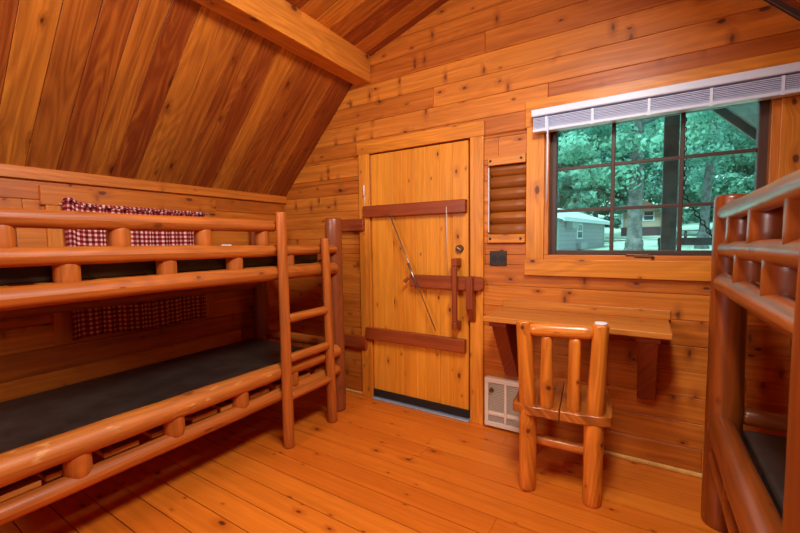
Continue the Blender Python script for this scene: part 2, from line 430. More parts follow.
# door ------------------------------------------------------------
door = thing('door_1', 'honey pine plank door with red-brown battens and a wooden latch', None, (-1.41, YF, 0), kind='structure')
def door_panel():
    m = MB(); x = -1.813; rr = random.Random(2)
    ws = [.098, .10, .088, .104, .092, .11, .098, .117]; tot = sum(ws); ws = [w*(.801/tot) for w in ws]
    for w in ws:
        m.box((x+.0004, 2.494, .022), (x+w-.0004, 2.534, 1.914), 2, rr.uniform(.4, .8)); x += w
    return m.build('door_panel', 'door', door, .002, 1)
door_panel()
bx('batten', 'redwood', door, (-1.868, 2.452, 1.436), (-1.018, 2.493, 1.524), 0, .55, .005, label='upper red-brown batten across the door')
bx('batten', 'redwood', door, (-1.862, 2.452, .482), (-1.024, 2.493, .574), 0, .75, .005, label='lower red-brown batten across the door')
bx('hinge_board', 'redwood', door, (-2.17, 2.455, 1.335), (-1.868, 2.499, 1.43), 0, .6, .005)
bx('hinge_board', 'redwood', door, (-2.17, 2.455, .395), (-1.862, 2.499, .492), 0, .8, .005)
m = MB(); m.prism([(-1.44, .918)]+[(-.915+.03*math.sin(a), .963+.045*math.cos(a)) for a in np.linspace(PI, 0, 9)]+[(-1.44, 1.008)], 2.435, 2.47, 1, 0, .6)
bolt = m.build('latch_bar', 'redwood', door, .004)
m = MB(); m.log((-1.445, 2.43, .985), (-1.475, 2.42, .955), .012, .014, tone=.5); m.build('peg', 'redwood', bolt)
m = MB(); m.box((-1.098, 2.407, .699), (-1.062, 2.432, 1.076), 2, .5); m.box((-1.100, 2.405, 1.075), (-1.060, 2.493, 1.13), 2, .5); m.box((-1.100, 2.405, .645), (-1.060, 2.493, .70), 2, .5)
m.build('door_handle', 'redwood', door, .007)
m = MB(); m.prism([(2.41, .80), (2.41, 1.012), (2.499, 1.012), (2.499, .715), (2.47, .70)], -.998, -.952, 0, 2, .55)
m.build('latch_keeper', 'redwood', door, .004)
m = MB(); m.cyl((-1.072, 2.494, 1.195), (-1.072, 2.474, 1.195), .026, 20); lk = m.build('deadbolt', 'brass', door)
m = MB(); m.cyl((-1.086, 2.471, 1.203), (-1.060, 2.471, 1.188), .0035, 8); m.build('thumb_turn', 'cord', lk)
m = MB(); m.cyl((-1.605, 2.44, 1.436), (-1.232, 2.432, .62), .0045, 8); m.cyl((-1.452, 2.434, 1.09), (-1.372, 2.432, .92), .009, 8); m.build('spring_rod', 'steel', door)
m = MB(); m.cyl((-1.152, 2.448, 1.48), (-1.144, 2.448, 1.00), .0035, 6); m.build('latch_cord', 'cord', door)
bx('door_sweep', 'rubber', door, (-1.812, 2.483, .026), (-1.004, 2.493, .078), 0, .5, .002, label='black rubber sweep along the bottom of the door')
bx('threshold', 'sill', door, (-1.82, 2.462, 0), (-1.0, 2.54, .012), 0, .5, .005, label='grey aluminium threshold')
m = MB(); m.cyl((-1.862, 2.466, 1.60), (-1.862, 2.466, 1.685), .006, 8); m.cyl((-1.862, 2.475, 1.54), (-1.862, 2.475, 1.61), .003, 8); m.build('hook', 'tag', door, label='small white hook on the left casing')
bx('door_casing', 'casing', door, (-1.922, 2.478, 0), (-1.82, 2.50, 1.925), 2, .55, .003)
bx('door_casing', 'casing', door, (-.994, 2.478, 0), (-.903, 2.50, 1.925), 2, .6, .003)
bx('door_casing', 'casing', door, (-1.935, 2.474, 1.923), (-.90, 2.50, 2.018), 0, .35, .003)
bx('door_backing', 'backing', door, (-1.83, 2.536, 0), (-.99, 2.56, 1.93), 2, .1, 0)

# window ----------------------------------------------------------
win = thing('window_1', 'nine-pane window with dark brown muntins looking onto trees', None, (0, YF, 1.15), kind='structure')
bx('window_casing', 'casing', win, (-.628, 2.476, 1.13), (-.522, 2.50, 1.97), 2, .6, .003)
bx('window_casing', 'casing', win, (.512, 2.476, 1.13), (.66, 2.50, 1.99), 2, .35, .003)
bx('window_casing', 'casing', win, (-.635, 2.472, 1.03), (.66, 2.50, 1.13), 0, .5, .003)
bx('window_casing', 'casing', win, (-.635, 2.472, 1.925), (.66, 2.50, 2.085), 0, .5, .003)
m = MB(); m.box((-.524, 2.487, 1.128), (.515, 2.60, 1.157), 0, .2); m.box((-.524, 2.487, 1.157), (-.497, 2.60, 1.925), 2, .2)
m.box((.482, 2.487, 1.157), (.514, 2.60, 1.925), 2, .15); m.box((-.524, 2.487, 1.925), (.515, 2.60, 1.95), 0, .2)
m.build('window_jamb', 'beam', win, .003)
def sash():
    m = MB(); y0, y1 = 2.530, 2.575
    m.box((-.500, y0, 1.158), (-.462, y1, 1.93), 2); m.box((.446, y0, 1.158), (.484, y1, 1.93), 2)
    m.box((-.462, y0, 1.158), (.446, y1, 1.183), 0); m.box((-.462, y0, 1.895), (.446, y1, 1.93), 0)
    s = m.build('sash', 'frame', win, .003)
    for x in (-.164, .152):
        bx('muntin', 'frame', s, (x-.010, y0+.004, 1.183), (x+.010, y1-.012, 1.895), 2, .5, .003)
    for z in (1.420, 1.668):
        bx('muntin', 'frame', s, (-.462, y0+.006, z-.009), (.446, y1-.013, z+.009), 0, .5, .003)
    bx('glass_pane', 'glass', s, (-.470, 2.560, 1.178), (.454, 2.563, 1.90), 0, .5, 0)
sash()
m = MB(); m.box((-.09, 2.485, 1.150), (.02, 2.52, 1.163)); m.box((-.05, 2.478, 1.146), (.035, 2.49, 1.156)); m.cyl((.03, 2.478, 1.15), (.038, 2.466, 1.146), .008, 10)
m.build('window_crank', 'brass', win, .003)

bl = thing('window_blind', 'white slatted window blind raised to the top of the window', 'blind', (0, 2.44, 1.86))
m = MB(); m.box((-.583, 2.400, 1.966), (.66, 2.471, 2.003), 0); m.box((-.583, 2.402, 1.964), (.66, 2.409, 2.0), 0); m.build('headrail', 'white', bl, .004)
m = MB()
for i in range(8): m.box((-.575, 2.412+.006*R.random(), 1.8955+i*.0080), (.655, 2.462, 1.8995+i*.0080), 0)
m.build('slat_stack', 'blindslat', bl)
bx('bottom_rail', 'white', bl, (-.577, 2.41, 1.876), (.656, 2.464, 1.894), 0, .5, .004)
for x in (-.50, -.26, .0, .25, .50): bx('ladder_tape', 'white', bl, (x-.006, 2.4085, 1.874), (x+.006, 2.4105, 1.958), 2, .5, 0)
m = MB(); m.cyl((-.490, 2.40, 1.95), (-.490, 2.40, 1.466), .005, 8); m.build('tilt_wand', 'white', bl)

# log vent --------------------------------------------------------
vt = thing('wall_vent', 'small opening filled with stacked half-logs between door and window', 'vent', (-.75, YF, 1.23))
for i in range(6):
    z = 1.314+i*.0765; m = MB(); m.log((-.866, 2.549, z), (-.634, 2.549, z), .046, .046, wob=.02, cap=.03, tone=-.1+.3*R.random()); m.build('half_log', 'vent', vt)
for z0, z1 in ((1.725, 1.782), (1.231, 1.285)):
    c = bx('cap_board', 'casing', vt, (-.874, 2.478, z0), (-.634, 2.499, z1), 0, .5, .004)
    for x in (-.855, -.66):
        m = MB(); m.cyl((x, 2.478, (z0+z1)/2), (x, 2.474, (z0+z1)/2), .008, 12); m.build('screw', 'black', c)
bx('edge_strip', 'tag', vt, (-.872, 2.486, 1.30), (-.867, 2.499, 1.715), 2, .5, 0, label='thin pale strip on the opening edge')

# outlet ----------------------------------------------------------
ot = thing('outlet', 'dark brown double power outlet on the wall beside the door', 'outlet', (-.806, YF, 1.13))
pl = bx('cover_plate', 'brown', ot, (-.862, 2.490, 1.083), (-.752, 2.50, 1.178), 0, .5, .003)
for x in (-.833, -.781):
    m = MB(); m.cyl((x, 2.490, 1.13), (x, 2.486, 1.13), .021, 16)
    so = m.build('socket', 'black', ot)

# heater ----------------------------------------------------------
ht = thing('wall_heater', 'cream wall heater with grille low beside the door', 'heater', (-.745, YF, .02))
m = MB(); hx0, hx1, hz0, hz1, hy = -.882, -.60, .022, .345, 2.452
m.box((hx0, hy+.012, hz0), (hx1, 2.50, hz1))
m.build('housing', 'heater', ht, .004)
m = MB()
for a, b, c, d in ((hx0, hx1, hz1-.030, hz1), (hx0, hx1, hz0, hz0+.03), (hx0, hx0+.026, hz0+.03, hz1-.03), (hx1-.026, hx1, hz0+.03, hz1-.03), (-.750, -.734, hz0+.03, hz1-.03), (hx0+.026, -.75, .098, .116), (-.734, hx1-.026, .098, .116)):
    m.box((a, hy, c), (b, hy+.013, d))
m.build('front_frame', 'heater', ht, .002)
m = MB(); z = hz0+.032
while z < hz1-.032:
    if not .093 < z < .118: m.box((hx0+.02, hy+.006, z), (hx1-.02, hy+.0125, z+.0045))
    z += .0105
m.build('grille', 'heatergrille', ht)
m = MB(); m.cyl((-.835, hy+.006, .268), (-.835, hy-.014, .268), .012, 14); m.build('thermostat_knob', 'brass', ht)

# wall table ------------------------------------------------------
tb = thing('wall_table', 'wooden wall-hung desk under the window on two red brackets', 'table', (-.32, YF, .38))
m = MB(); m.box((-.775, 2.125, .788), (.115, 2.32, .818), 0, .5); m.box((-.775, 2.321, .788), (.115, 2.499, .818), 0, .4); m.build('tabletop', 'table', tb, .004)
bx('back_ledge', 'table', tb, (-.77, 2.478, .818), (.122, 2.499, .868), 0, .6, .003)
bx('front_rail', 'bracket', tb, (-.76, 2.40, .735), (.10, 2.43, .788), 0, .5, .003)
for x in (-.745, -.02):
    m = MB(); m.prism([(2.19, .745), (2.19, .787), (2.499, .787), (2.499, .378), (2.455, .378)], x, x+.085, 0, 2, .5)
    k = m.build('bracket', 'bracket', tb, .004)
    bx('bracket_cap', 'bracket', k, (x-.008, 2.165, .755), (x+.093, 2.25, .7875), 0, .6, .003)

# chair -----------------------------------------------------------
def chair():
    ch = thing('log_chair', 'rustic peeled log chair pulled up to the wall desk', 'chair', (-.330, 1.968, 0)); a = .11
    ch.rotation_euler.z = a
    def part(m, name, mat, **k):
        o = m.build(name, mat, None, **k); o.parent = ch; return o
    for s, lb in ((-1, None), (1, None)):
        m = MB(); m.log((s*.147, 0, .0), (s*.147, 0, .42), .040, .042, wob=.06, tone=.55, cap=.2); part(m, 'leg', 'chair')
        fx, fy = (-.187, .322) if s < 0 else (.154, .310)
        m = MB(); m.log((fx, fy, .0), (fx, fy, .41), .034, .034, wob=.05, tone=.4); part(m, 'leg', 'chair')
        m = MB(); m.log((s*.150, .0, .425), (s*.168, -.012, .855 if s < 0 else .862),   .038, .035, wob=.08, tone=.6 if s > 0 else .5, cap=.3); po = part(m, 'back_post', 'chair')
        if s > 0:
            m = MB(); m.cyl((.168, -.012, .860), (.168, -.012, .870), .026, 18); t_ = part(m, 'painted_tip', 'tag', label='white painted top of the right back post')
            t_.parent = po
        m = MB(); m.log((s*.060, .0, .43), (s*.062, -.008, .790), .033, .028, wob=.14, tone=.6, cap=.9); part(m, 'back_spindle', 'chair')
    m = MB(); m.log((-.139, -.016, .816), (.139, -.016, .822), .031, .031, wob=.07, tone=.65, cap=1.3); part(m, 'top_rail', 'chair')
    m = MB(); m.log((-.125, .06, .235), (.125, .06, .225), .026, .028, wob=.06, tone=.5); part(m, 'stretcher', 'chair')
    # seat: two thick slabs with a live back edge
    m = MB(); o = 0
    for s in (-1, 1):
        pts = []
        n = 14
        xs = np.linspace(0.0015*s, .218*s, n)
        back = [(x, -.050+.030*(abs(x)/.218)**4+.003*math.sin(x*60)) for x in xs]
        side = [(.222*s+.006*math.sin(q*14), q) for q in np.linspace(.0, .36, 8)]
        poly = back+side+[(.19*s, .385), (.0015*s, .385)]
        if s < 0: poly = poly[::-1]
        m.prism(poly, .394, .440, 2, 1, .35+.15*(s > 0))
    part(m, 'seat', 'seat', bevel=.005, seg=3)
chair()

# ------------------------------------------------------------------ bunks
def bunk(sx, loc_x, yp, label, lmat, pmat, wmat, ladder_y, guard_end, side_word, pd=-.045, br=.044):
    """sx = +1: rails face +x (bed stands on the left wall); -1 mirrored.  loc_x = rail line x"""
    b = thing('bunk_bed', label, 'bunk bed', (loc_x, (yp+.1)/2, 0))
    X = lambda d: loc_x+sx*d                       # d>0 towards the room
    yn = .10
    def L(name, p0, p1, r, mat, r1=None, **k):
        m = MB(); m.log(p0, p1, r, r1, **k); return m.build(name, mat, b)
    for y in (yp, yn):
        L('post', (X(pd), y, 0), (X(pd), y, 1.425), .066, pmat, .060, wob=.03, cap=.25, tone=.5)
        yq = y-.07 if y > 1 else y
        L('post', (X(-.79), yq, 0), (X(-.79), yq, 1.40), .062, pmat, .058, wob=.03, cap=.25, tone=.4)
    ye = yp-.045; y0 = yn-.06
    L('guard_rail', (X(0), y0, 1.352), (X(0), guard_end, 1.350), .034, lmat, .035, wob=.07, tone=.4, bend=.006)
    L('guard_rail', (X(0), y0, 1.215), (X(0), ye, 1.200), .036, lmat, .032, wob=.07, tone=.55, bend=.006)
    L('bed_rail', (X(0), y0, 1.066), (X(0), ye, 1.062), .043, lmat, .041, wob=.06, tone=.5, bend=.005)
    L('bed_rail', (X(0), y0, .470), (X(0), ye, .462), .055, wmat, .048, wob=.06, tone=.55, bend=.006)
    L('bed_rail', (X(0), y0, .317), (X(0), ye, .325), .037, lmat, .038, wob=.05, tone=.5, bend=.004)
    for y in [q for q in (.425, .793, 1.168, 1.531, 1.90) if q < guard_end-.03]:
        L('spacer_block', (X(-.026), y, 1.225), (X(-.026), y, 1.340), .98*br, lmat, .96*br, wob=.03, tone=.5, cap=.1)
    for y in (.235, .607, .984, 1.346, 1.72):
        L('spacer_block', (X(-.028), y, 1.08), (X(-.028), y, 1.205), br, lmat, br, wob=.03, tone=.55, cap=.1)
        L('spacer_block', (X(-.012), y-.01, .335), (X(-.012), y-.01, .440), .046, lmat, .046, wob=.03, tone=.6, cap=.1)
    for z in (.50, 1.10):
        L('back_rail', (X(-.80), yn, z-.175), (X(-.80), yp-.07, z-.175), .04, lmat, wob=.04, tone=.3)
        for y in (yp, yn): L('end_rail', (X(-.76), y-(.04 if y > 1 else 0), z), (X(-.08), y, z), .036, lmat, wob=.05, tone=.35)
    for z in (.352, 1.085):
        m = MB(); y = .16; rr = random.Random(int(z*100)+side_word)
        while y < yp-.16:
            m.box((min(X(-.83), X(-.012-rr.random()*.02)), y, z), (max(X(-.83), X(-.012-rr.random()*.02)), y+.135, z+.022), 0, rr.uniform(.2, .7)); y += rr.choice((.15, .19, .21))
        m.build('bed_slats', 'table', b, .002, 1)
    # ladder
    for i, (y, top) in enumerate(ladder_y):
        L('ladder_leg', (X(.062), y, 0), (X(.066), y-.012-.03*i, top), .034, lmat, .029, wob=.05, cap=.3, tone=.42, bend=.004)
    ya, yb = ladder_y[0][0]+.02, ladder_y[1][0]-.02
    for z in (.31, .545, .79):
        L('ladder_rung', (X(.064), ya, z), (X(.064), yb, z+.002), .027, lmat, wob=.05, tone=.6)
    return b
bunk(1, -1.885, 2.18, 'log bunk bed along the wall with the checked curtain', 'log', 'logdark', 'logworn', ((1.612, 1.43), (2.005, 1.275)), 1.60, 1)
bunk(-1, .285, 2.12, 'dark reddish log bunk bed beside the desk and window', 'logred', 'logred', 'logred', ((.795, 1.435), (.39, 1.315)), 2.09, 2, -.018, .058)

def mattress(x0, x1, z0, label, grp=None, tagpos=None):
    t = thing('mattress', label, 'mattress', ((x0+x1)/2, 1.12, z0))
    m = MB(); m.box((x0, .17, z0), (x1, 2.04, z0+.105), 1)
    c = m.build('cover', 'vinyl', t, .025, 4)
    m = MB()
    xa, xb, ya, yb = x0+.006, x1-.006, .176, 2.034
    for z in (z0+.090,):
        for p, q in (((xa, ya), (xb, ya)), ((xb, ya), (xb, yb)), ((xb, yb), (xa, yb)), ((xa, yb), (xa, ya))):
            m.cyl((p[0], p[1], z), (q[0], q[1], z), .006, 8)
    m.build('piping', 'vinyl', t)
    if tagpos:
        m = MB(); m.box((tagpos[0]-.01, tagpos[1]-.03, z0+.10), (tagpos[0]+.01, tagpos[1]+.03, z0+.135)); m.build('care_tag', 'tag', t, .006)
LX0, LX1 = -2.70, -1.945
mattress(LX0, LX1, .376, 'dark brown vinyl mattress on the lower bunk under the checked curtain')
mattress(LX0, LX1, 1.108, 'dark brown vinyl mattress on the upper bunk below the steep ceiling', tagpos=(-1.955, 1.33))
mattress(.348, 1.085, .376, 'dark brown vinyl mattress on the lower bunk nearest the window')
mattress(.348, 1.085, 1.108, 'dark brown vinyl mattress behind the log guard rails near the window')

# curtained window on the left wall --------------------------------
w2 = thing('window_2', 'pale board casing behind the checked curtain', None, (XL, 1.28, .7), kind='structure')
bx('window_casing', 'wall_dark', w2, (XL, .805, .70), (XL+.02, .895, 1.47), 2, .8, .003)
bx('window_casing', 'wall_dark', w2, (XL, 1.68, .70), (XL+.02, 1.755, 1.47), 2, .8, .003)
bx('window_casing', 'wall_dark', w2, (XL, .785, 1.47), (XL+.024, 1.80, 1.575), 1, .45, .003)
cu = thing('window_curtain', 'red and white gingham curtain strung on a cord behind the bunk', 'curtain', (XL+.04, 1.28, .71))
def curtain():
    m = MB(); nx, nz = 150, 34; ya, yb = .868, 1.690
    V = []
    for j in range(nz+1):
        for i in range(nx+1):
            f = i/nx; g = j/nz
            zt = 1.475-.004*math.sin(f*PI)-.012*f + (.028*math.exp(-((f-.03)/.05)**2)); zb = .712+.008*math.sin(f*9)-.012*f
            z = zt+(zb-zt)*g
            w = .010*math.sin(f*62+.8*math.sin(g*3+f*7))+.005*math.sin(f*131)
            if g < .05: w *= 1.4
            V.append((XL+.045+w*(.6+.4*g), ya+(yb-ya)*f+.006*math.sin(f*40+g*2), z))
    m.v = V
    for j in range(nz):
        for i in range(nx):
            q = [j*(nx+1)+i, j*(nx+1)+i+1, (j+1)*(nx+1)+i+1, (j+1)*(nx+1)+i]
            m.face(q, [(ii/nx*.92, .78-jj/nz*.78) for jj, ii in ((j, i), (j, i+1), (j+1, i+1), (j+1, i))], .5, True)
    m.build('cloth', 'gingham', cu)
    m = MB(); n = 70; hem = []
    for i in range(n):
        f = i/(n-1); hem.append((XL+.048+.006*math.sin(f*55), .875+.82*f, 1.478-.012*f+.028*math.exp(-((f-.03)/.05)**2)))
    seg = 8
    for i, p in enumerate(hem):
        r = .011+.003*math.sin(i*2.1)
        for k in range(seg):
            a = 2*PI*k/seg; m.v.append((p[0]+r*math.cos(a), p[1], p[2]+r*math.sin(a)))
    for i in range(n-1):
        for k in range(seg):
            q = [i*seg+k, i*seg+(k+1) % seg, (i+1)*seg+(k+1) % seg, (i+1)*seg+k]
            m.face(q, [(ii*.014, kk/seg*.07+ii*.01) for ii, kk in ((i, k), (i, k+1), (i+1, k+1), (i+1, k))], .5, True)
    m.build('gathered_hem', 'gingham', cu)
    m = MB(); m.cyl((XL+.03, .86, 1.478), (XL+.03, 1.735, 1.468), .004, 6); m.build('curtain_cord', 'cord', cu)
curtain()

# ------------------------------------------------------------------ outside
def gz(x, y):
    pts = [(-50, -.25), (6, -.25), (16, .45), (30, .85), (46, 1.45), (70, 4.0), (120, 12.0)]
    for (a, za), (b, zb) in zip(pts, pts[1:]):
        if a <= y <= b: return za+(zb-za)*(y-a)/(b-a)
    return 12.0
def ground():
    m = MB(); xs = np.linspace(-60, 60, 41); ys = list(np.linspace(2.7, 30, 40))+list(np.linspace(31, 110, 50)); W = len(xs)
    for y in ys:
        for x in xs: m.v.append((x, y, gz(x, y)+.05*math.sin(x*.7+y*.4)))
    for j in range(len(ys)-1):
        for i in range(W-1): m.face([j*W+i, j*W+i+1, (j+1)*W+i+1, (j+1)*W+i], [(0, 0)]*4, .5, True)
    m.build('lawn', 'lawn', None, kind='structure')
    m = MB()
    for i in range(30):
        xa, xb = -14+i, -13+i; ya = 33+.15*i; zz = gz(0, ya)+.09
        o = len(m.v); m.v += [(xa, ya, zz), (xb, ya+.15, zz+.01), (xb, ya+1.9, zz+.08), (xa, ya+1.75, zz+.07)]; m.face([o, o+1, o+2, o+3], [(0, 0)]*4, .5)
    m.build('path', 'concrete', None, kind='structure')
ground()
# porch
bx('porch_deck', 'outerwood', None, (-2.9, 2.64, -.25), (1.3, 4.3, -.08), 0, .5, .01, kind='structure')
m = MB(); m.box((.095, 4.20, 1.185), (1.30, 4.29, 1.25), 0); m.box((.11, 4.215, .05), (1.30, 4.265, .11), 0)
for i in range(9): m.box((.13+i*.135, 4.22, .05), (.165+i*.135, 4.255, .95), 2)
for x in (.10, 1.22): m.box((x, 4.21, -.1), (x+.06, 4.27, 1.19), 2)
m.build('porch_railing', 'porch', None, .004, kind='structure')
pp = thing('porch_post', 'dark square porch post standing outside the window', 'post', (.166, 4.10, -.08))
bx('shaft', 'porch', pp, (.112, 4.05, -.08), (.222, 4.15, 2.60), 2, .5, .008)
bx('post_base', 'porch', pp, (.095, 4.035, -.08), (.24, 4.165, .06), 2, .5, .008)
m = MB(); d = Vector((1, 0, -K)).normalized()
for i, (x0, z0) in enumerate(((.30, BZ+.055),)):
    m.prism([(BXR1+.02, BZ-.03), (XR+.35, BZ-.03-K*(XR+.33-BXR1)), (XR+.35, BZ+.13-K*(XR+.33-BXR1)), (BXR1+.02, BZ+.13)], 4.14, 4.18, 1, 0, .5)
m.build('porch_fascia', 'porch', None, .004, kind='structure')
m = MB()
for (xa, za), (xb, zb_) in (((BXR1-.03, BZ+.10), (XR+.35, BZ+.10-K*(XR+.38-BXR1))), ((XL-.35, EAVE-.25), (BXL0+.03, BZ+.14)), ((BXL0, BZ+.19), RIDGE), (RIDGE, (BXR1, BZ+.19))):
    m.prism([(xa, za), (xb, zb_), (xb, zb_+.07), (xa, za+.07)], YF+.12, 4.16, 1, 1, .5)
m.build('porch_roof', 'outerwood', None, kind='structure')
sw = thing('porch_swing', 'dark slatted porch swing hanging on chains outside the window', 'swing', (1.05, 3.55, .45))
def chain(pts, name):
    m = MB(); k = 0
    for p, q in zip(pts, pts[1:]):
        p = Vector(p); q = Vector(q); d = q-p; n = max(1, int(d.length/.034)); dn = d.normalized()
        s = dn.cross(Vector((0, 1, 0))).normalized(); t = dn.cross(s)
        for i in range(n):
            m.torus(p+d*((i+.5)/n), s if k % 2 else t, dn, .013, .0045, 1.6); k += 1
    return m.build(name, 'black', sw)
chain([(.208, 3.55, 2.60), (.231, 3.55, 1.56), (.53, 3.55, 1.03)], 'chain')
chain([(1.90, 3.55, .95+.9), (1.88, 3.55, 1.56), (1.58, 3.55, .98)], 'chain')
m = MB()
for i in range(6): m.box((.45, 3.36+i*.075, .45), (1.65, 3.42+i*.075, .475), 0)
m.build('seat', 'porch', sw, .003)
m = MB()
for z in (.55, .66, .77, .88, .95): m.box((.45, 3.80, z), (1.65, 3.825, z+.07), 0)
for x in (.46, 1.05, 1.60): m.box((x, 3.825, .44), (x+.05, 3.86, 1.02), 2)
m.build('backrest', 'porch', sw, .003)
for x in (.45, 1.59):
    m = MB(); m.box((x, 3.36, .70), (x+.06, 3.84, .73), 1); m.box((x, 3.38, .45), (x+.05, 3.43, .70), 2); m.box((x+.02, 3.54, .70), (x+.04, 3.56, 1.0), 2); m.build('armrest', 'porch', sw, .003)

# shed
def shed():
    A = Vector((-3.46, 19.18)); B = Vector((-2.17, 27.08)); d = (B-A).normalized(); L = (B-A).length; n = Vector((-d.y, d.x))   # n points left, away from the house wall seen
    t = thing('storage_shed', 'grey sided shed with a pale metal roof at the edge of the lawn', 'shed', (A.x, A.y, .3))
    t.rotation_euler.z = math.atan2(d.y, d.x)
    def P(m, name, mat, par=None, **k):
        o = m.build(name, mat, None, **k); o.parent = par or t; return o
    H = 1.97; D = 4.2; g = .30
    m = MB(); m.prism([(0, -.3), (D, -.3), (D, H), (D/2, H+.75), (0, H)], 0, L, 0, 0); wl = P(m, 'wall', 'sidegrey')
    for xx in (-.03, L-.17):
        m = MB(); m.box((xx, -.03, -.3), (xx+.2, .12, H)); P(m, 'corner_trim', 'greybox')
    m = MB(); th = .12
    for s in (0, 1):
        y0, y1 = (-.45, D/2) if s == 0 else (D+.45, D/2); z0 = H-.16; z1 = H+.75
        m.prism([(y0, z0), (y1, z1), (y1, z1+th), (y0, z0+th)], -.45, L+.45, 0, 0)
    P(m, 'roof', 'roofmetal')
    m = MB(); m.box((-.4, -.47, H-.20), (L+.4, -.42, H-.02)); P(m, 'fascia', 'whitepaint')
    m = MB(); m.box((2.75, -.06, .95), (3.65, 0, 1.75)); w = P(m, 'window', 'whitepaint')
    m = MB(); m.box((2.87, -.075, 1.02), (3.53, -.055, 1.32)); m.box((2.87, -.075, 1.38), (3.53, -.055, 1.68)); P(m, 'pane', 'darkpane', w)
    m = MB(); m.box((1.15, -.35, 1.45), (2.05, 0, 1.85)); P(m, 'air_conditioner', 'greybox', bevel=.02)
    m = MB(); m.box((2.9, -.22, .42), (3.9, 0, .75)); m.cyl((3.3, -.1, .35), (3.3, -.1, .42), .06); P(m, 'meter_box', 'greybox', bevel=.02)
shed()
# far cabin
def cabin():
    t = thing('cabin', 'tan sided cabin with white window and dark skirting across the lawn', 'cabin', (-.3, 47, 1.4))
    x0, x1, y0, y1 = -2.1, 1.55, 46.2, 52.0; zb = gz(0, 46)
    bx('wall', 'sidetan', t, (x0, y0, 2.35), (x1, y1, 3.95), 0, .5, 0)
    bx('skirting', 'skirt', t, (x0-.03, y0-.03, zb-.3), (x1+.03, y1, 2.36), 0, .5, 0)
    m = MB(); m.prism([(x0-.3, 3.85), (x1+.3, 3.85), ((x0+x1)/2, 5.0)], y0-.5, y1+.4, 1, 1); m.build('roof', 'rooftan', t)
    w = bx('window', 'whitepaint', t, (-.27, y0-.06, 2.95), (.72, y0, 3.95), 0, .5, 0)
    m = MB(); m.box((-.15, y0-.08, 3.05), (.60, y0-.055, 3.42)); m.box((-.15, y0-.08, 3.5), (.60, y0-.055, 3.85)); m.build('pane', 'darkpane', w)
    for x in (x0-.04, x1-.14): bx('corner_trim', 'whitepaint', t, (x, y0-.05, 2.34), (x+.18, y0+.1, 3.95), 2, .5, 0)
cabin()
# picnic table
PX, PY = 2.95, 33.6; zb = gz(0, PY)
pt = thing('picnic_table', 'dark wooden picnic table on the grass far behind the swing chain', 'picnic table', (PX, PY, zb))
m = MB()
for i in range(4): m.box((PX-.85, PY-.4+i*.2, zb+.72), (PX+.85, PY-.22+i*.2, zb+.77), 0)
m.build('tabletop', 'skirt', pt)
for y in (PY-.85, PY+.55): bx('bench', 'skirt', pt, (PX-.85, y, zb+.42), (PX+.85, y+.28, zb+.47), 0, .5, 0)
for x in (PX-.6, PX+.6):
    for q in (-1, 1):
        m = MB(); m.cyl((x, PY+q*.62, zb-.05), (x, PY+q*.2, zb+.72), .06, 8); m.build('leg', 'skirt', pt)
    bx('cross_beam', 'skirt', pt, (x-.05, PY-.8, zb+.36), (x+.05, PY+.8, zb+.42), 1, .5, 0)

def tree(x, y, h, crown, leafm, label, group, seed, trunk_r=.2, nleaf=5000, base=None, lean=0, leaf=.22):
    rr = np.random.RandomState(seed); z0 = gz(x, y)-.1
    t = thing('tree', label, 'tree', (x, y, z0+.1), group)
    m = MB(); R.seed(seed)
    m.log((x, y, z0), (x+lean, y, z0+h*.85), trunk_r, trunk_r*.45, wob=.12, seg=14, rings=14, cap=.1)
    m.log((x, y, z0), (x+lean*.06, y, z0+.9), trunk_r*1.45, trunk_r*.95, wob=.2, seg=14, cap=.05)
    for k in range(7):
        a = rr.uniform(0, 6.28); zz = z0+h*rr.uniform(.4, .8); f = (zz-z0)/(h*.85); l = crown[0]*rr.uniform(.5, .9)
        m.log((x+lean*f, y, zz), (x+lean*f+l*math.cos(a), y+l*math.sin(a), zz+l*rr.uniform(.2, .7)), trunk_r*.35, trunk_r*.1, seg=8, rings=5)
    m.build('trunk', 'bark', t)
    # foliage: leaf quads scattered over many small puffs
    npuff = 90
    c = rr.normal(size=(npuff, 3)); c /= np.linalg.norm(c, axis=1)[:, None]; c *= rr.uniform(.35, 1, (npuff, 1))**.5
    zc = z0+(base if base is not None else h*.3); ztop = z0+h
    cen = np.array([x+lean*.7, y, (zc+ztop)/2]); rad = np.array([crown[0], crown[1], (ztop-zc)/2])
    c = cen+c*rad; pr = rr.uniform(.12, .26, npuff)*crown[0]
    idx = rr.randint(0, npuff, nleaf); d = rr.normal(size=(nleaf, 3)); d /= np.linalg.norm(d, axis=1)[:, None]
    p = c[idx]+d*(pr[idx]*rr.uniform(.55, 1.0, nleaf))[:, None]*np.array([1.1, 1.1, .75])
    a = rr.normal(size=(nleaf, 3)); a -= d*(a*d).sum(1)[:, None]*.6; a /= np.linalg.norm(a, axis=1)[:, None]; b = np.cross(d, a); b /= np.linalg.norm(b, axis=1)[:, None]+1e-6
    s = leaf*rr.uniform(.6, 1.4, nleaf)[:, None]
    V = np.stack([p-a*s, p-b*s*.6, p+a*s, p+b*s*.6], 1).reshape(-1, 3)
    me = bpy.data.meshes.new('foliage'); me.from_pydata(V.tolist(), [], np.arange(nleaf*4).reshape(-1, 4).tolist())
    at = me.attributes.new('tone', 'FLOAT', 'FACE')
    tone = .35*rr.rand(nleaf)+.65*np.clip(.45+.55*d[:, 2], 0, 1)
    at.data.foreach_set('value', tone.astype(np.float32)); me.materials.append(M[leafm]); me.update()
    o = bpy.data.objects.new('foliage', me); C.objects.link(o); o.parent = t; o.matrix_parent_inverse = Matrix.Translation(-t.location)
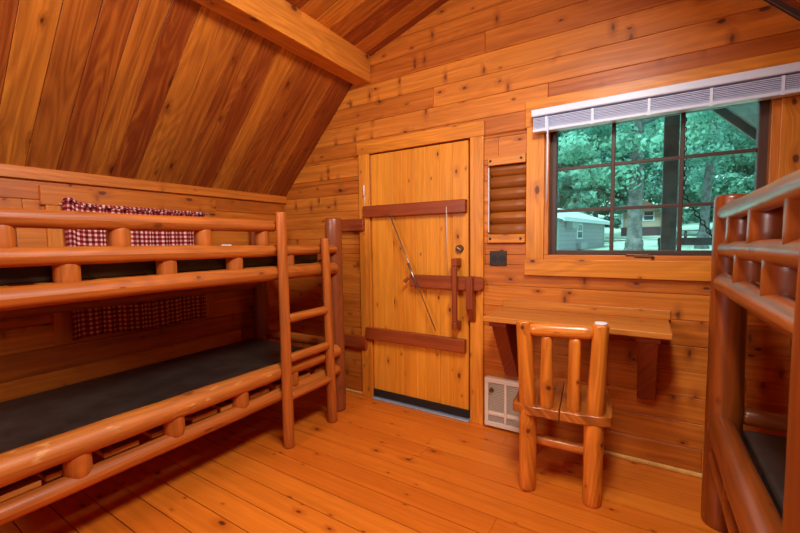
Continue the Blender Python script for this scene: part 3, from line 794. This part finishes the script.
tree(-.33, 16.2, 11.0, (3.6, 3.4), 'leafB', 'thick-trunked tree on the lawn in front of the tan cabin', None, 1, .26, 20000, base=2.9, leaf=.085)
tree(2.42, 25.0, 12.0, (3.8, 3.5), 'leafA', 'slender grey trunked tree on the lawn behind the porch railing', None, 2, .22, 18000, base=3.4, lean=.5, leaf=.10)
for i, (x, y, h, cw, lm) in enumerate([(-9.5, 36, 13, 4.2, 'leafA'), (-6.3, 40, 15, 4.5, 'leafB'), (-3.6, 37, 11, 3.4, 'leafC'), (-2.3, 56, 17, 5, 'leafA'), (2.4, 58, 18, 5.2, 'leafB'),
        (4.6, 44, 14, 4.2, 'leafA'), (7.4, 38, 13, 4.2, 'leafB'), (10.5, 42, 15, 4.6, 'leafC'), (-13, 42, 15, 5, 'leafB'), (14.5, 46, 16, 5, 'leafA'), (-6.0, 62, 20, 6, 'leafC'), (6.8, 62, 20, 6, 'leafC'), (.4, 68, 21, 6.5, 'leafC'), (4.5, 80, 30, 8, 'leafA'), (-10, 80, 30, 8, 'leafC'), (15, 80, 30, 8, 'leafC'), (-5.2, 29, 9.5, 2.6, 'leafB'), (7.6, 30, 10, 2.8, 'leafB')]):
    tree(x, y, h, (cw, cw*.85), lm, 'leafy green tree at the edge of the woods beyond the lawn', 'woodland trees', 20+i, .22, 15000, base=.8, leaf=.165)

# ------------------------------------------------------------------ light, sky, camera
w = bpy.data.worlds.new('sky'); bpy.context.scene.world = w; w.use_nodes = True
nt = w.node_tree; bg = nt.nodes['Background']
sk = nt.nodes.new('ShaderNodeTexSky'); sk.sky_type = 'HOSEK_WILKIE'; sk.sun_direction = Vector((.3, -.5, .8)).normalized(); sk.turbidity = 5
mxn = nt.nodes.new('ShaderNodeMix'); mxn.data_type = 'RGBA'; mxn.inputs[0].default_value = .6; mxn.inputs[7].default_value = (.85, .95, 1, 1)
nt.links.new(sk.outputs[0], mxn.inputs[6]); nt.links.new(mxn.outputs[2], bg.inputs[0]); bg.inputs[1].default_value = 2.9
def lamp(name, kind, loc, rot, energy, color, **k):
    l = bpy.data.lights.new(name, kind); l.energy = energy; l.color = color
    for a, v in k.items(): setattr(l, a, v)
    o = bpy.data.objects.new(name, l); C.objects.link(o); o.location = loc
    if rot is not None: o.rotation_euler = rot
    return o
def aim(o, t): o.rotation_euler = (Vector(t)-o.location).to_track_quat('-Z', 'Y').to_euler()
s = lamp('sun', 'SUN', (0, -10, 20), None, 6.0, (1, .97, .9), angle=.3); aim(s, (3, 4, 0))
a = lamp('ceiling_fill', 'AREA', (-.14, .80, 2.53), None, 59, (1, .95, .89), shape='RECTANGLE', size=1.0, size_y=.35); aim(a, (-1.7, .95, .6))  # added fill light out of view, aimed to brighten the left wall and ceiling
a = lamp('rear_fill', 'AREA', (-1.65, -1.2, 1.95), None, 42, (1, .96, .92), shape='RECTANGLE', size=1.0, size_y=.9); aim(a, (-.4, 2.5, 1.6))  # added fill light behind the camera; the back wall has no opening

cam = bpy.data.cameras.new('camera'); co = bpy.data.objects.new('camera', cam); C.objects.link(co)
f, yaw, pitch, roll = 392.561861, .558306867, -.0645247513, -.0122296859
fw = Vector((-math.sin(yaw)*math.cos(pitch), math.cos(yaw)*math.cos(pitch), math.sin(pitch))); r = Vector((math.cos(yaw), math.sin(yaw), 0)); u = r.cross(fw)
r2 = math.cos(roll)*r+math.sin(roll)*u; u2 = -math.sin(roll)*r+math.cos(roll)*u
mw = Matrix((r2, u2, -fw)).transposed().to_4x4(); mw.translation = (0, 0, 1.25); co.matrix_world = mw
cam.sensor_width = 36; cam.lens = 36*f/800; cam.clip_start = .02; cam.clip_end = 400
sc = bpy.context.scene; sc.camera = co
sc.view_settings.view_transform = 'Standard'; sc.view_settings.look = 'None'; sc.view_settings.exposure = 0.0
sc.cycles.max_bounces = 8; sc.cycles.diffuse_bounces = 5; sc.cycles.transparent_max_bounces = 12; sc.cycles.sample_clamp_indirect = 4; sc.cycles.caustics_reflective = False
